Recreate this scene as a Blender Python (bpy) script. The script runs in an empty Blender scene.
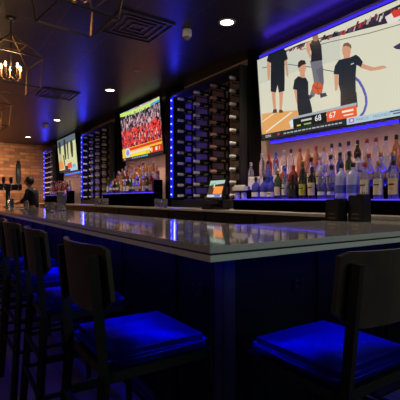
import bpy, bmesh, math, random
from mathutils import Vector, Matrix
C = bpy.context.scene.collection
SC = bpy.context.scene
PI = math.pi

# ------------------------------------------------------------ camera
CZ = 1.24
YAW = math.radians(56.3)
cd = bpy.data.cameras.new('camera'); cam = bpy.data.objects.new('camera', cd); C.objects.link(cam)
cam.location = (0, 0, CZ); cam.rotation_euler = (PI/2, 0, YAW)
cd.sensor_width = 36; cd.lens = 36; cd.shift_y = -0.0025; cd.clip_start = 0.02
SC.camera = cam

# ------------------------------------------------------------ world, light, exposure
w = bpy.data.worlds.new('world'); SC.world = w; w.use_nodes = True
w.node_tree.nodes['Background'].inputs[0].default_value = (0.55, 0.6, 0.62, 1)
w.node_tree.nodes['Background'].inputs[1].default_value = 0.028
SC.view_settings.view_transform = 'Standard'; SC.view_settings.look = 'None'
SC.view_settings.exposure = 0.0; SC.view_settings.gamma = 1.0
SC.view_settings.use_curve_mapping = False

def lamp(name, kind, loc, energy, col, rot=(0, 0, 0), parent=None, **kw):
    l = bpy.data.lights.new(name, kind); l.energy = energy; l.color = col
    for k, v in kw.items(): setattr(l, k, v)
    o = bpy.data.objects.new(name, l); C.objects.link(o); o.location = loc; o.rotation_euler = rot
    if parent: o.parent = parent
    return o
# room light on the guests' side, behind the camera
lamp('room_light', 'AREA', (2.6, 2.2, 2.9), 45.0, (0.75, 1.0, 0.86), rot=(0, math.radians(70), 0), shape='RECTANGLE', size=1.6, size_y=1.6)
lamp('warm_fill', 'AREA', (-4.5, -3.6, 2.7), 28.0, (1.0, 0.72, 0.5), rot=(math.radians(65), 0, 0), shape='RECTANGLE', size=4.0, size_y=0.8)  # added warm fill toward the bar front, not a fixture of the room
# warm wash on the far brick wall
lamp('brick_light', 'SPOT', (-13.6, 1.2, 3.2), 1250, (1.0, 0.62, 0.32), rot=(math.radians(48), 0, math.radians(90)), spot_size=math.radians(125), spot_blend=0.9, shadow_soft_size=0.2)

# ------------------------------------------------------------ materials
def lin(c): return tuple(((v/255)/12.92 if v/255 <= 0.04045 else ((v/255+0.055)/1.055)**2.4) for v in c)
def rgba(c): return tuple(c)+(1,)
def mat(name, col, rough=0.5, metal=0.0, spec=0.5, trans=0.0, emit=None, es=0.0, noise=0.0, nscale=20, bump=0.0, alpha=1.0, coat=0.0, ior=1.45):
    m = bpy.data.materials.new(name); m.use_nodes = True
    nt = m.node_tree; b = nt.nodes['Principled BSDF']
    b.inputs['Base Color'].default_value = rgba(col); b.inputs['Roughness'].default_value = rough
    b.inputs['Metallic'].default_value = metal; b.inputs['Specular IOR Level'].default_value = spec
    b.inputs['Transmission Weight'].default_value = trans; b.inputs['Alpha'].default_value = alpha
    b.inputs['Coat Weight'].default_value = coat; b.inputs['IOR'].default_value = ior
    if emit: b.inputs['Emission Color'].default_value = rgba(emit); b.inputs['Emission Strength'].default_value = es
    if noise or bump:
        tc = nt.nodes.new('ShaderNodeTexCoord'); n = nt.nodes.new('ShaderNodeTexNoise')
        n.inputs['Scale'].default_value = nscale; n.inputs['Detail'].default_value = 4
        nt.links.new(tc.outputs['Object'], n.inputs['Vector'])
        if noise:
            r = nt.nodes.new('ShaderNodeMix'); r.data_type = 'RGBA'
            r.inputs[6].default_value = rgba([max(0, c*(1-noise)) for c in col]); r.inputs[7].default_value = rgba([min(1, c*(1+noise)) for c in col])
            nt.links.new(n.outputs['Fac'], r.inputs[0]); nt.links.new(r.outputs[2], b.inputs['Base Color'])
        if bump:
            bp = nt.nodes.new('ShaderNodeBump'); bp.inputs['Strength'].default_value = bump; bp.inputs['Distance'].default_value = 0.01
            nt.links.new(n.outputs['Fac'], bp.inputs['Height']); nt.links.new(bp.outputs[0], b.inputs['Normal'])
    return m
def brickmat(name, c1, c2, mortar, sx, sy, axes='xz', rough=0.8, off=0.5, msize=0.02, bump=0.5, scale=1.0, noise=0.4, spec=0.5):
    m = bpy.data.materials.new(name); m.use_nodes = True
    nt = m.node_tree; b = nt.nodes['Principled BSDF']; b.inputs['Roughness'].default_value = rough
    b.inputs['Specular IOR Level'].default_value = spec
    tc = nt.nodes.new('ShaderNodeTexCoord'); sp = nt.nodes.new('ShaderNodeSeparateXYZ'); cb = nt.nodes.new('ShaderNodeCombineXYZ')
    nt.links.new(tc.outputs['Object'], sp.inputs[0])
    nt.links.new(sp.outputs['XYZ'.index(axes[0].upper())], cb.inputs[0]); nt.links.new(sp.outputs['XYZ'.index(axes[1].upper())], cb.inputs[1])
    t = nt.nodes.new('ShaderNodeTexBrick'); t.offset = off; t.inputs['Scale'].default_value = scale
    t.inputs['Color1'].default_value = rgba(c1); t.inputs['Color2'].default_value = rgba(c2); t.inputs['Mortar'].default_value = rgba(mortar)
    t.inputs['Brick Width'].default_value = sx; t.inputs['Row Height'].default_value = sy; t.inputs['Mortar Size'].default_value = msize; t.inputs['Bias'].default_value = 0
    nt.links.new(cb.outputs[0], t.inputs['Vector'])
    n = nt.nodes.new('ShaderNodeTexNoise'); n.inputs['Scale'].default_value = 3; n.inputs['Detail'].default_value = 5
    nt.links.new(tc.outputs['Object'], n.inputs['Vector'])
    mx = nt.nodes.new('ShaderNodeMix'); mx.data_type = 'RGBA'; mx.blend_type = 'MULTIPLY'; mx.inputs[0].default_value = noise
    nt.links.new(t.outputs['Color'], mx.inputs[6]); nt.links.new(n.outputs['Fac'], mx.inputs[7])
    nt.links.new(mx.outputs[2], b.inputs['Base Color'])
    bp = nt.nodes.new('ShaderNodeBump'); bp.inputs['Strength'].default_value = bump; bp.inputs['Distance'].default_value = 0.01; bp.invert = True
    nt.links.new(t.outputs['Fac'], bp.inputs['Height']); nt.links.new(bp.outputs[0], b.inputs['Normal'])
    return m

M = {}
M['ceiling'] = brickmat('ceiling_tile', (0.024, 0.023, 0.024), (0.030, 0.028, 0.029), (0.065, 0.058, 0.056), 0.61, 0.61, 'xy', rough=0.33, off=0.0, msize=0.008, bump=0.3, noise=0.5, spec=0.17)
M['floor'] = brickmat('floor_plank', (0.14, 0.10, 0.22), (0.10, 0.07, 0.17), (0.008, 0.006, 0.008), 1.2, 0.15, 'xy', rough=0.35, msize=0.004, bump=0.2)
M['brick'] = brickmat('brick', (0.42, 0.19, 0.09), (0.17, 0.07, 0.045), (0.16, 0.10, 0.07), 0.36, 0.12, 'yz', rough=0.85, msize=0.012, bump=0.8, noise=0.7)
M['stone'] = mat('wall_plaster', (0.40, 0.30, 0.25), 0.75, noise=0.25, nscale=4, bump=0.15)
M['panel'] = mat('dark_panel', (0.0022, 0.0022, 0.0018), 0.6, spec=0.1, noise=0.3, nscale=8)
M['black'] = mat('black_laminate', (0.010, 0.010, 0.011), 0.45, noise=0.3, nscale=12)
M['blackmetal'] = mat('black_metal', (0.005, 0.005, 0.0052), 0.5, 0.0, 0.3, noise=0.2, nscale=60)
M['plastic'] = mat('black_plastic', (0.008, 0.008, 0.009), 0.3, noise=0.2, nscale=50)
M['quartz'] = mat('grey_quartz', (0.50, 0.47, 0.45), 0.09, noise=0.18, nscale=140, coat=0.4)
M['quartz_edge'] = mat('grey_quartz_edge', (0.60, 0.58, 0.56), 0.3, noise=0.12, nscale=140)
M['ledge'] = mat('stone_ledge', (0.50, 0.46, 0.42), 0.3, noise=0.1, nscale=90)
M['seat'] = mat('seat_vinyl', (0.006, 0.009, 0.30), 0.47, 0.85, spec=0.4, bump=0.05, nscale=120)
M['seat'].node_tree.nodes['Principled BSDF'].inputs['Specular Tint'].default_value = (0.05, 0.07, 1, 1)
M['wood'] = mat('dark_wood', (0.04, 0.026, 0.02), 0.38, noise=0.5, nscale=14)
M['bronze'] = mat('bronze', (0.30, 0.20, 0.10), 0.35, 0.9, noise=0.2, nscale=30)
M['darkbronze'] = mat('dark_bronze', (0.06, 0.045, 0.03), 0.4, 0.6, noise=0.2, nscale=30)
M['candle'] = mat('candle_sleeve', (0.55, 0.33, 0.16), 0.5, emit=(1.0, 0.45, 0.15), es=0.12, noise=0.1)
M['flame'] = mat('bulb_glow', (1, .7, .4), 0.4, emit=(1.0, 0.55, 0.22), es=14, noise=0.05)
M['spot'] = mat('downlight_lens', (1, .9, .8), 0.4, emit=(1.0, 0.80, 0.55), es=14, noise=0.05)
M['trimw'] = mat('light_trim', (0.30, 0.27, 0.25), 0.4, noise=0.1)
M['white'] = mat('white_plastic', (0.72, 0.66, 0.60), 0.4, noise=0.05)
M['led'] = mat('blue_diode', (0.1, 0.2, 1), 0.4, emit=(0.06, 0.12, 1.0), es=9, noise=0.05)
M['ledtop'] = mat('violet_light_bar', (0.02, 0.02, .5), 0.4, emit=(0.06, 0.03, 1.0), es=.75, noise=0.05)
M['ledsoft'] = mat('blue_diffuser', (0.02, 0.02, .5), 0.4, emit=(0.008, 0.01, 1.0), es=0.5, noise=0.05)
M['ledbar'] = mat('blue_light_bar', (0.02, 0.02, .5), 0.4, emit=(0.02, 0.012, 1.0), es=2.2, noise=0.05)
M['underled'] = mat('blue_light_tape', (0.02, 0.02, .5), 0.4, emit=(0.003, 0.006, 1.0), es=44, noise=0.05)
M['tread'] = mat('lit_acrylic_step', (0.05, 0.05, .5), 0.35, emit=(0.10, 0.05, 1.0), es=1.7, noise=0.05)
M['wineglass'] = mat('wine_bottle_glass', (0.012, 0.016, 0.012), 0.12, spec=0.7, noise=0.2)
M['foil_cream'] = mat('cream_foil', (0.86, 0.74, 0.64), 0.5, 0.0, noise=0.1, nscale=40)
M['foil_white'] = mat('white_foil', (0.9, 0.86, 0.84), 0.5, 0.0, noise=0.1, nscale=40)
M['foil_red'] = mat('red_foil', (0.62, 0.26, 0.18), 0.5, 0.0, noise=0.1, nscale=40)
M['chrome'] = mat('chrome', (0.62, 0.60, 0.58), 0.2, 1.0, bump=0.02)
M['clear'] = mat('clear_glass', (0.66, 0.64, 0.80), 0.08, trans=0.85, noise=0.03)
M['frost'] = mat('frosted_glass', (0.70, 0.68, 0.86), 0.35, trans=0.45, noise=0.05)
M['amber'] = mat('amber_spirit', (0.62, 0.26, 0.07), 0.1, trans=0.55, noise=0.1)
M['redglass'] = mat('red_spirit', (0.38, 0.045, 0.03), 0.12, trans=0.3, noise=0.1)
M['rose'] = mat('rose_spirit', (0.62, 0.26, 0.18), 0.12, trans=0.5, noise=0.1)
M['blueglass'] = mat('blue_spirit', (0.09, 0.10, 0.48), 0.12, trans=0.4, noise=0.1)
M['green'] = mat('green_glass', (0.06, 0.09, 0.035), 0.12, trans=0.25, noise=0.1)
M['darkglass'] = mat('dark_glass', (0.018, 0.015, 0.018), 0.12, noise=0.1)
M['cap_black'] = mat('black_cap', (0.02, 0.02, 0.03), 0.4, noise=0.1)
M['cap_red'] = mat('red_cap', (0.50, 0.06, 0.04), 0.4, noise=0.1)
M['cap_gold'] = mat('gold_cap', (0.60, 0.36, 0.12), 0.3, 0.7, noise=0.1)
M['cap_silver'] = mat('silver_cap', (0.6, 0.6, 0.66), 0.3, 0.8, noise=0.1)
M['cap_blue'] = mat('blue_cap', (0.04, 0.08, 0.8), 0.4, noise=0.1)
M['lab_white'] = mat('white_label', (0.78, 0.74, 0.74), 0.6, noise=0.15, nscale=60)
M['lab_cream'] = mat('cream_label', (0.68, 0.58, 0.40), 0.6, noise=0.35, nscale=70)
M['lab_yellow'] = mat('yellow_green_label', (0.52, 0.50, 0.08), 0.6, noise=0.45, nscale=60)
M['lab_blue'] = mat('blue_label', (0.10, 0.12, 0.55), 0.6, noise=0.3, nscale=60)
M['lab_gold'] = mat('gold_label', (0.72, 0.50, 0.24), 0.6, noise=0.4, nscale=60)
M['lab_black'] = mat('black_label', (0.02, 0.02, 0.025), 0.6, noise=0.3)
M['skin'] = mat('skin', (0.48, 0.27, 0.19), 0.55, noise=0.08)
M['hair'] = mat('hair', (0.025, 0.016, 0.012), 0.6, noise=0.3)
M['shirt'] = mat('dark_shirt', (0.018, 0.018, 0.028), 0.8, noise=0.3)
M['trousers'] = mat('dark_trousers', (0.02, 0.02, 0.022), 0.8, noise=0.3)
M['paper'] = mat('paper', (0.55, 0.50, 0.45), 0.7, noise=0.1)
M['greymetal'] = mat('brushed_grey', (0.34, 0.33, 0.33), 0.35, 0.6, noise=0.2, nscale=30)
M['leather'] = mat('brown_knob', (0.13, 0.06, 0.03), 0.5, noise=0.2)
M['tap_tube'] = mat('purple_black_tube', (0.05, 0.04, 0.07), 0.25, 0.5, noise=0.2)

def screenmat():
    m = bpy.data.materials.new('screen_picture'); m.use_nodes = True; nt = m.node_tree
    b = nt.nodes['Principled BSDF']; a = nt.nodes.new('ShaderNodeVertexColor'); a.layer_name = 'Col'
    b.inputs['Base Color'].default_value = (0.01, 0.01, 0.01, 1); b.inputs['Roughness'].default_value = 0.25
    nt.links.new(a.outputs['Color'], b.inputs['Emission Color']); b.inputs['Emission Strength'].default_value = 1.0
    return m
M['screen'] = screenmat()

# ------------------------------------------------------------ helpers
class MB:
    def __init__(s): s.bm = bmesh.new()
    def box(s, x0, x1, y0, y1, z0, z1, bevel=0, mx=None):
        b = bmesh.new(); bmesh.ops.create_cube(b, size=1)
        for v in b.verts: v.co = Vector((x0+(v.co.x+.5)*(x1-x0), y0+(v.co.y+.5)*(y1-y0), z0+(v.co.z+.5)*(z1-z0)))
        if bevel: bmesh.ops.bevel(b, geom=b.edges[:], offset=bevel, segments=2, affect='EDGES')
        if mx: bmesh.ops.transform(b, matrix=mx, verts=b.verts)
        s._merge(b); return s
    def _merge(s, b, smooth=False):
        me = bpy.data.meshes.new('t'); b.to_mesh(me); b.free()
        if smooth:
            for p in me.polygons: p.use_smooth = True
        s.bm.from_mesh(me); bpy.data.meshes.remove(me)
    def tube(s, p0, p1, r, seg=10, r2=None, cap=True):
        p0 = Vector(p0); p1 = Vector(p1); d = p1-p0
        b = bmesh.new(); bmesh.ops.create_cone(b, cap_ends=cap, segments=seg, radius1=r, radius2=r if r2 is None else r2, depth=d.length)
        q = Vector((0, 0, 1)).rotation_difference(d.normalized()).to_matrix().to_4x4()
        bmesh.ops.transform(b, matrix=Matrix.Translation((p0+p1)/2) @ q, verts=b.verts)
        s._merge(b, True); return s
    def bar(s, p0, p1, wx, wy=None, roll=0):
        wy = wy or wx; p0 = Vector(p0); p1 = Vector(p1); d = p1-p0
        b = bmesh.new(); bmesh.ops.create_cube(b, size=1)
        bmesh.ops.scale(b, vec=(wx, wy, d.length), verts=b.verts)
        q = d.to_track_quat('Z', 'Y').to_matrix().to_4x4() @ Matrix.Rotation(roll, 4, 'Z')
        bmesh.ops.transform(b, matrix=Matrix.Translation((p0+p1)/2) @ q, verts=b.verts)
        s._merge(b); return s
    def sphere(s, c, r, sc=(1, 1, 1), seg=12):
        b = bmesh.new(); bmesh.ops.create_uvsphere(b, u_segments=seg, v_segments=max(6, seg*2//3), radius=r)
        bmesh.ops.scale(b, vec=sc, verts=b.verts); bmesh.ops.translate(b, vec=c, verts=b.verts)
        s._merge(b, True); return s
    def lathe(s, prof, seg=14, a0=0, a1=2*PI, mx=None):
        b = bmesh.new(); full = abs(a1-a0-2*PI) < 1e-6; n = seg if full else seg+1
        rings = []
        for r, z in prof:
            rings.append([b.verts.new((r*math.cos(a0+(a1-a0)*i/seg), r*math.sin(a0+(a1-a0)*i/seg), z)) for i in range(n)])
        for A, B in zip(rings, rings[1:]):
            for i in range(n if full else n-1):
                j = (i+1) % n; b.faces.new((A[i], A[j], B[j], B[i]))
        bmesh.ops.remove_doubles(b, verts=b.verts, dist=1e-5)
        bmesh.ops.recalc_face_normals(b, faces=b.faces)
        if mx: bmesh.ops.transform(b, matrix=mx, verts=b.verts)
        s._merge(b, True); return s
    def poly(s, pts, thick=None):
        vs = [s.bm.verts.new(p) for p in pts]; s.bm.faces.new(vs); return s
    def prism(s, pts, z0, z1, bevel=0):
        b = bmesh.new(); lo = [b.verts.new((x, y, z0)) for x, y in pts]; hi = [b.verts.new((x, y, z1)) for x, y in pts]
        b.faces.new(lo[::-1]); b.faces.new(hi); n = len(pts)
        for i in range(n): b.faces.new((lo[i], lo[(i+1) % n], hi[(i+1) % n], hi[i]))
        bmesh.ops.recalc_face_normals(b, faces=b.faces)
        if bevel: bmesh.ops.bevel(b, geom=b.edges[:], offset=bevel, segments=2, affect='EDGES')
        s._merge(b); return s
    def build(s, name, m, parent=None, loc=None):
        me = bpy.data.meshes.new(name); s.bm.to_mesh(me); s.bm.free(); me.materials.append(m)
        o = bpy.data.objects.new(name, me); C.objects.link(o)
        if parent: o.parent = parent
        if loc: o.location = loc
        return o
def tag(o, label=None, cat=None, group=None, kind=None):
    if label: o['label'] = label
    if cat: o['category'] = cat
    if group: o['group'] = group
    if kind: o['kind'] = kind
    return o
def thing(name, label, cat, loc=(0, 0, 0), rz=0, group=None):
    o = bpy.data.objects.new(name, None); C.objects.link(o); o.location = loc; o.rotation_euler = (0, 0, rz); o.empty_display_size = .05
    return tag(o, label, cat, group)
def struct(o): o['kind'] = 'structure'; return o
KIDS = {}
def kids(o):
    return [c for c in bpy.data.objects if c.parent == o] if o not in KIDS else KIDS[o]
def copy_tree(o, parent=None):
    c = o.copy(); C.objects.link(c); c.parent = parent
    if o.name not in KIDS: KIDS[o.name] = [k for k in bpy.data.objects if k.parent == o]
    for ch in KIDS[o.name]: copy_tree(ch, c)
    return c
def ordw(i): return ['first', 'second', 'third', 'fourth', 'fifth', 'sixth', 'seventh', 'eighth', 'ninth', 'tenth', 'eleventh', 'twelfth', 'thirteenth', 'fourteenth', 'fifteenth', 'sixteenth', 'seventeenth', 'eighteenth', 'nineteenth', 'twentieth', 'twenty-first', 'twenty-second', 'twenty-third', 'twenty-fourth', 'twenty-fifth', 'twenty-sixth'][i]
FX, FY, RX, RY = -math.sin(YAW), math.cos(YAW), math.cos(YAW), math.sin(YAW)
def x_at(px, y):            # x of the wall point at depth y seen in picture column px
    k = (px-200)/400
    return y*(FX+RX*k)/(FY+RY*k)
def ray(px, py):
    k = (px-200)/400
    return Vector((FX+RX*k, FY+RY*k, (199-py)/400))

# ------------------------------------------------------------ setting
CEIL = 3.3; WY = 3.85; WX = -16.2
struct(MB().box(WX-.2, 5, -5, WY+.2, -.1, 0).build('floor', M['floor']))
struct(MB().box(WX-.2, 5, -5, WY+.2, CEIL, CEIL+.1).build('ceiling', M['ceiling']))
struct(MB().box(WX-.2, 5, WY, WY+.2, 0, CEIL).build('wall_back', M['stone']))
struct(MB().box(WX-.2, WX, -5, WY, 0, CEIL).build('wall_left', M['brick']))
# dark pilasters between the bays
for i, (a, b) in enumerate([(-4.245, -4.21), (-6.6, -6.30), (-9.12, -8.98), (-11.75, -11.5), (-14.62, -14.45)]):
    struct(MB().box(a, b, 3.62, WY, 1.10, CEIL, bevel=.004).build('trim_%d' % (i+1), M['panel']))

# ------------------------------------------------------------ front bar
bar = thing('bar_counter', 'long L-shaped bar with glossy grey stone top and dark panelled front', 'bar counter', (-1.45, 1.1, 0))
bo = Vector((-1.45, 1.1, 0))
X0 = -12.0; OX, OY, IX, IY, EY = -1.17, .824, -2.065, 1.706, 2.99
def L(inset, far=0):
    return [(X0+far, OY+inset), (OX-inset, OY+inset), (OX-inset, EY), (IX+inset, EY), (IX+inset, IY-inset), (X0+far, IY-inset)]
def rel(pts): return [(x-bo.x, y-bo.y) for x, y in pts]
MB().prism(rel(L(0)), 1.044, 1.07, .002).build('countertop', M['quartz'], bar)
cb_ = MB().prism(rel(L(.007)), 1.036, 1.044).build('shadow_gap', M['black'], bar)
MB().prism(rel(L(.001)), 1.012, 1.036, .002).build('lower_edge', M['quartz_edge'], bar)
fp = MB(); fp.prism(rel([(X0+.1, 1.1), (-1.45, 1.1), (-1.45, EY), (-1.50, EY), (-1.50, 1.15), (X0+.1, 1.15)]), 0, 1.012)
for x in [-1.9-.75*i for i in range(13)]:
    fp.box(x-bo.x-.03, x-bo.x+.03, -.012, 0, .1, .98, .003)
    
for y in (1.75, 2.4): fp.box(0, .012, y-bo.y-.03, y-bo.y+.03, .1, .98, .003)
fp.build('front_panel', M['panel'], bar)
MB().prism(rel([(X0+.1, 1.60), (-2.0, 1.60), (-2.0, EY), (-2.03, EY), (-2.03, 1.63), (X0+.1, 1.63)]), 0, 1.012).build('inner_panel', M['black'], bar)
MB().box(-.05, .02, -.02, .05, 0, 1.012, .004).build('corner_post', M['black'], bar)
MB().box(-9.8, 0.0, -.02, 0, 0, .1, .003).build('kick_board', M['black'], bar)
MB().tube((-9.5, -.16, .18), (-.1, -.16, .18), .02).tube((.16, .2, .18), (.16, 1.8, .18), .02).build('foot_rail', M['blackmetal'], bar)
for (x, y, rz, l) in [(-1.62, 1.086, 0, 'small metal coat hook under the counter behind the nearest left stool'), (-2.6, 1.086, 0, 'small metal coat hook under the counter behind the second left stool'), (-1.436, 1.55, PI/2, 'small metal coat hook on the short side of the bar')]:
    h = MB().box(-.014, .014, -.004, 0, -.03, .03, .002).tube((0, -.004, .01), (0, -.04, .005), .004).tube((0, -.04, .005), (0, -.045, .03), .004).sphere((0, -.045, .033), .007).tube((0, -.004, -.02), (0, -.03, -.028), .004).build('coat_hook', M['blackmetal'], None, (x, y, .80))
    h.rotation_euler.z = rz; tag(h, l, 'hook', 'hooks under the bar counter')

# under-counter light tape
t = MB().box(-11.5, -1.22, .860, .872, 1.007, 1.012).build('light_tape', M['underled']); tag(t, 'blue light tape under the lip of the long counter run', 'light strip', 'blue tapes under the counter')
t = MB().box(-1.220, -1.208, .90, 2.95, 1.007, 1.012).build('light_tape', M['underled']); tag(t, 'blue light tape under the lip of the short counter run', 'light strip', 'blue tapes under the counter')

# ------------------------------------------------------------ back bar
bb = thing('back_bar', 'low black back bar cabinets with a pale stone ledge along the wall', 'back bar', (-8, 3.0, 0))
MB().box(-6.5, 6.8, .05, .84, 0, 1.07).build('cabinet', M['black'], bb)
for i in range(13):
    d = MB().box(-6.4+i*1.0, -5.44+i*1.0, .03, .05, .12, 1.03, .004).build('door', M['black'], bb)
    MB().tube((-5.54+i*1.0, .01, .55), (-5.54+i*1.0, .01, .75), .006).build('handle', M['greymetal'], d)
MB().box(-6.5, 6.8, 0, .84, 1.07, 1.10, .004).build('ledge', M['ledge'], bb)

# stepped liquor displays: each lit step is a unit of its own
def display(where, x0, x1, y0, steps, rise, base, dep=.125):
    nm = ['front', 'middle', 'back'] if steps == 3 else ['front', 'back']
    for k in range(steps):
        xe = x1[k] if isinstance(x1, tuple) else x1; hw = (xe-x0)/2
        d = thing('display_step', '%s step of the blue-lit bottle display under the %s television' % (nm[k], where), 'display shelf', ((x0+xe)/2, y0+dep*k, 1.10), 0, 'stepped bottle displays')
        zt = base-1.10+rise*k
        q = .012 if k else .001
        MB().box(-hw, hw, .001, dep-.001, 0, zt-.012, .001).box(-hw, hw, .001, max(q-.001, .0015), 0, zt).box(hw-.008, hw, .001, dep-.001, 0, zt).build('step_body', M['black'], d)
        MB().box(-hw, hw-.0085, q, dep-.001, zt-.012, zt).build('lit_step', M['tread'], d)
        if k == steps-1: lamp('wall_wash', 'AREA', (0, dep+.015, zt+.02), 4.2*hw, (1.0, .58, .36), rot=(math.radians(158), 0, 0), parent=d, shape='RECTANGLE', size=hw*2, size_y=.02)
display('near', -4.12, -1.30, 3.28, 3, .12, 1.24)
display('middle', -8.78, (-6.25, -6.40, -6.62), 3.20, 3, .12, 1.36)
display('farthest', -14.4, -11.8, 3.20, 2, .12, 1.36)

# ------------------------------------------------------------ liquor bottles
PROF = {
 'tall':   [(0, 0), (.036, 0), (.039, .006), (.039, .185), (.034, .205), (.016, .228), (.0145, .235), (.0145, .285), (.016, .287), (.016, .293), (0, .293)],
 'slim':   [(0, 0), (.030, 0), (.032, .006), (.033, .20), (.028, .225), (.014, .25), (.0135, .31), (0, .31)],
 'stout':  [(0, 0), (.045, 0), (.048, .006), (.048, .13), (.042, .155), (.018, .18), (.0155, .19), (.0155, .235), (0, .235)],
 'big':    [(0, 0), (.050, 0), (.053, .008), (.054, .19), (.046, .215), (.020, .24), (.017, .25), (.017, .30), (0, .30)],
 'flask':  [(0, 0), (.034, 0), (.046, .03), (.050, .08), (.042, .13), (.022, .18), (.015, .20), (.015, .27), (0, .27)],
}
TOP = {'tall': (.293, .0165), 'slim': (.31, .015), 'stout': (.235, .018), 'big': (.30, .0195), 'flask': (.27, .017)}
LAB = {'tall': (.035, .125, .0396), 'slim': (.04, .15, .0335), 'stout': (.025, .105, .0486), 'big': (.05, .12, .0545), 'flask': (.06, .10, .0500)}
K_ = 1.13
PROF = {k: [(a*K_, b*K_) for a, b in v] for k, v in PROF.items()}
TOP = {k: (v[0]*K_, v[1]*K_) for k, v in TOP.items()}
LAB = {k: tuple(a*K_ for a in v) for k, v in LAB.items()}
protos = {}
def bottle(shape, glass, cap, lab, loc, label, group, cat='bottle', rz=0, extra=None, lh=1.0):
    key = (shape, glass, cap, lab, extra, lh)
    if key not in protos:
        r = thing('liquor_bottle', label, cat, loc, rz, group)
        MB().lathe(PROF[shape], 14).build('glass_body', M[glass], r)
        h, cr = TOP[shape]
        MB().lathe([(0, h-.035), (cr, h-.035), (cr+.001, h+.006), (cr-.002, h+.01), (0, h+.01)], 12).build('cap', M[cap], r)
        if lab:
            z0, z1, lr = LAB[shape]; z1 = z0+(z1-z0)*lh
            if shape == 'flask':
                p = [(.0465*K_, .055*K_), (.0512*K_, .08*K_), (.0475*K_, .105*K_)]
            else: p = [(lr, z0), (lr, z1)]
            lb = MB().lathe(p, 12, -PI/2-1.35, -PI/2+1.35).build('paper_label', M[lab], r)
            if extra == 'triangle':
                b = MB(); rr = lr+.0008; zc = (z0+z1)/2
                b.poly([(rr*math.cos(-PI/2+a), rr*math.sin(-PI/2+a), z) for a, z in ((-.75, zc-.045), (.75, zc), (-.75, zc+.045))]); b.build('label_mark', M['lab_cream'], lb)
            elif extra == 'neck':
                MB().lathe([(.0365*K_, .20*K_), (.0205*K_, .224*K_)], 10, -PI/2-1.3, -PI/2+1.3).build('neck_label', M['lab_white'], r)
            elif extra == 'mark':
                b = MB(); rr = lr+.0008
                z = z0+(z1-z0)*.62
                b.lathe([(rr, z-.006), (rr, z+.006)], 6, -PI/2-.6, -PI/2+.6)
                b.build('label_mark', M['lab_black'], lb)
        protos[key] = r
        return r
    r = copy_tree(protos[key]); r.location = loc; r.rotation_euler = (0, 0, rz); tag(r, label, cat, group); return r

GN = {'clear': 'clear', 'frost': 'frosted', 'amber': 'amber', 'redglass': 'red', 'rose': 'orange', 'blueglass': 'blue', 'green': 'green', 'darkglass': 'dark'}
CN = {'cap_black': 'black', 'cap_red': 'red', 'cap_gold': 'gold', 'cap_silver': 'silver', 'cap_blue': 'blue'}
LN = {'lab_white': 'white', 'lab_cream': 'cream', 'lab_yellow': 'yellow-green', 'lab_blue': 'blue', 'lab_gold': 'gold', 'lab_black': 'black', None: 'no'}
def row(y, z, items, rowname, group):
    items = sorted(items, key=lambda i: i[0])
    for i, it in enumerate(items):
        px, sh, g, c, l = it[:5]; ex = it[5] if len(it) > 5 else None; lh = it[6] if len(it) > 6 else 1.0
        x = x_at(px, y)
        bottle(sh, g, c, l, (x, y, z), '%s bottle, %s cap, %s, %s from left in %s' % (GN[g], CN[c], 'no label' if l is None else LN[l]+' label', ordw(i), rowname), group, extra=ex, lh=lh)
G1 = 'bottles on the display under the near television'
row(3.345, 1.24, [
 (256, 'stout', 'blueglass', 'cap_black', 'lab_white', None, .6), (264.5, 'stout', 'blueglass', 'cap_black', 'lab_white', None, .6), (271.5, 'stout', 'blueglass', 'cap_blue', 'lab_white', 'mark', .6),
 (278, 'tall', 'green', 'cap_gold', 'lab_cream'), (285, 'slim', 'clear', 'cap_blue', 'lab_white', 'mark'), (293, 'stout', 'darkglass', 'cap_black', 'lab_black', 'triangle'),
 (303, 'tall', 'darkglass', 'cap_black', 'lab_yellow', 'mark', 1.2), (312, 'tall', 'darkglass', 'cap_black', 'lab_cream', 'mark', 1.3),
 (322, 'tall', 'clear', 'cap_silver', 'lab_white', None, .35), (331.5, 'tall', 'clear', 'cap_black', 'lab_white', None, .35), (341.5, 'big', 'frost', 'cap_black', 'lab_blue'), (353, 'big', 'frost', 'cap_black', 'lab_blue'),
 (365, 'tall', 'clear', 'cap_red', 'lab_cream', 'mark', 1.4), (378.5, 'tall', 'clear', 'cap_gold', 'lab_cream', 'mark', 1.4), (393.5, 'tall', 'clear', 'cap_black', 'lab_gold', 'mark', 1.4), (409, 'tall', 'clear', 'cap_red', 'lab_cream', None, 1.2)],
 'front row, near display', G1)
row(3.47, 1.36, [
 (251, 'slim', 'clear', 'cap_silver', 'lab_white'), (268, 'slim', 'blueglass', 'cap_black', None), (276, 'slim', 'clear', 'cap_red', 'lab_white'),
 (284, 'stout', 'redglass', 'cap_black', 'lab_white', None, .5), (293.5, 'stout', 'redglass', 'cap_red', 'lab_white', None, .5), (303, 'flask', 'green', 'cap_gold', 'lab_cream'), (311, 'tall', 'clear', 'cap_black', 'lab_cream', 'mark', 1.2),
 (320, 'tall', 'clear', 'cap_silver', 'lab_cream', 'mark', 1.3), (330.5, 'tall', 'clear', 'cap_black', 'lab_cream', 'mark', 1.2), (340, 'slim', 'blueglass', 'cap_black', None), (349, 'slim', 'green', 'cap_black', 'lab_cream'),
 (359, 'tall', 'clear', 'cap_black', 'lab_white', 'neck'), (369, 'flask', 'clear', 'cap_red', 'lab_gold'), (381, 'flask', 'clear', 'cap_gold', 'lab_gold'), (393, 'flask', 'blueglass', 'cap_gold', 'lab_gold'), (407, 'tall', 'clear', 'cap_black', 'lab_white')],
 'middle row, near display', G1)
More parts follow.
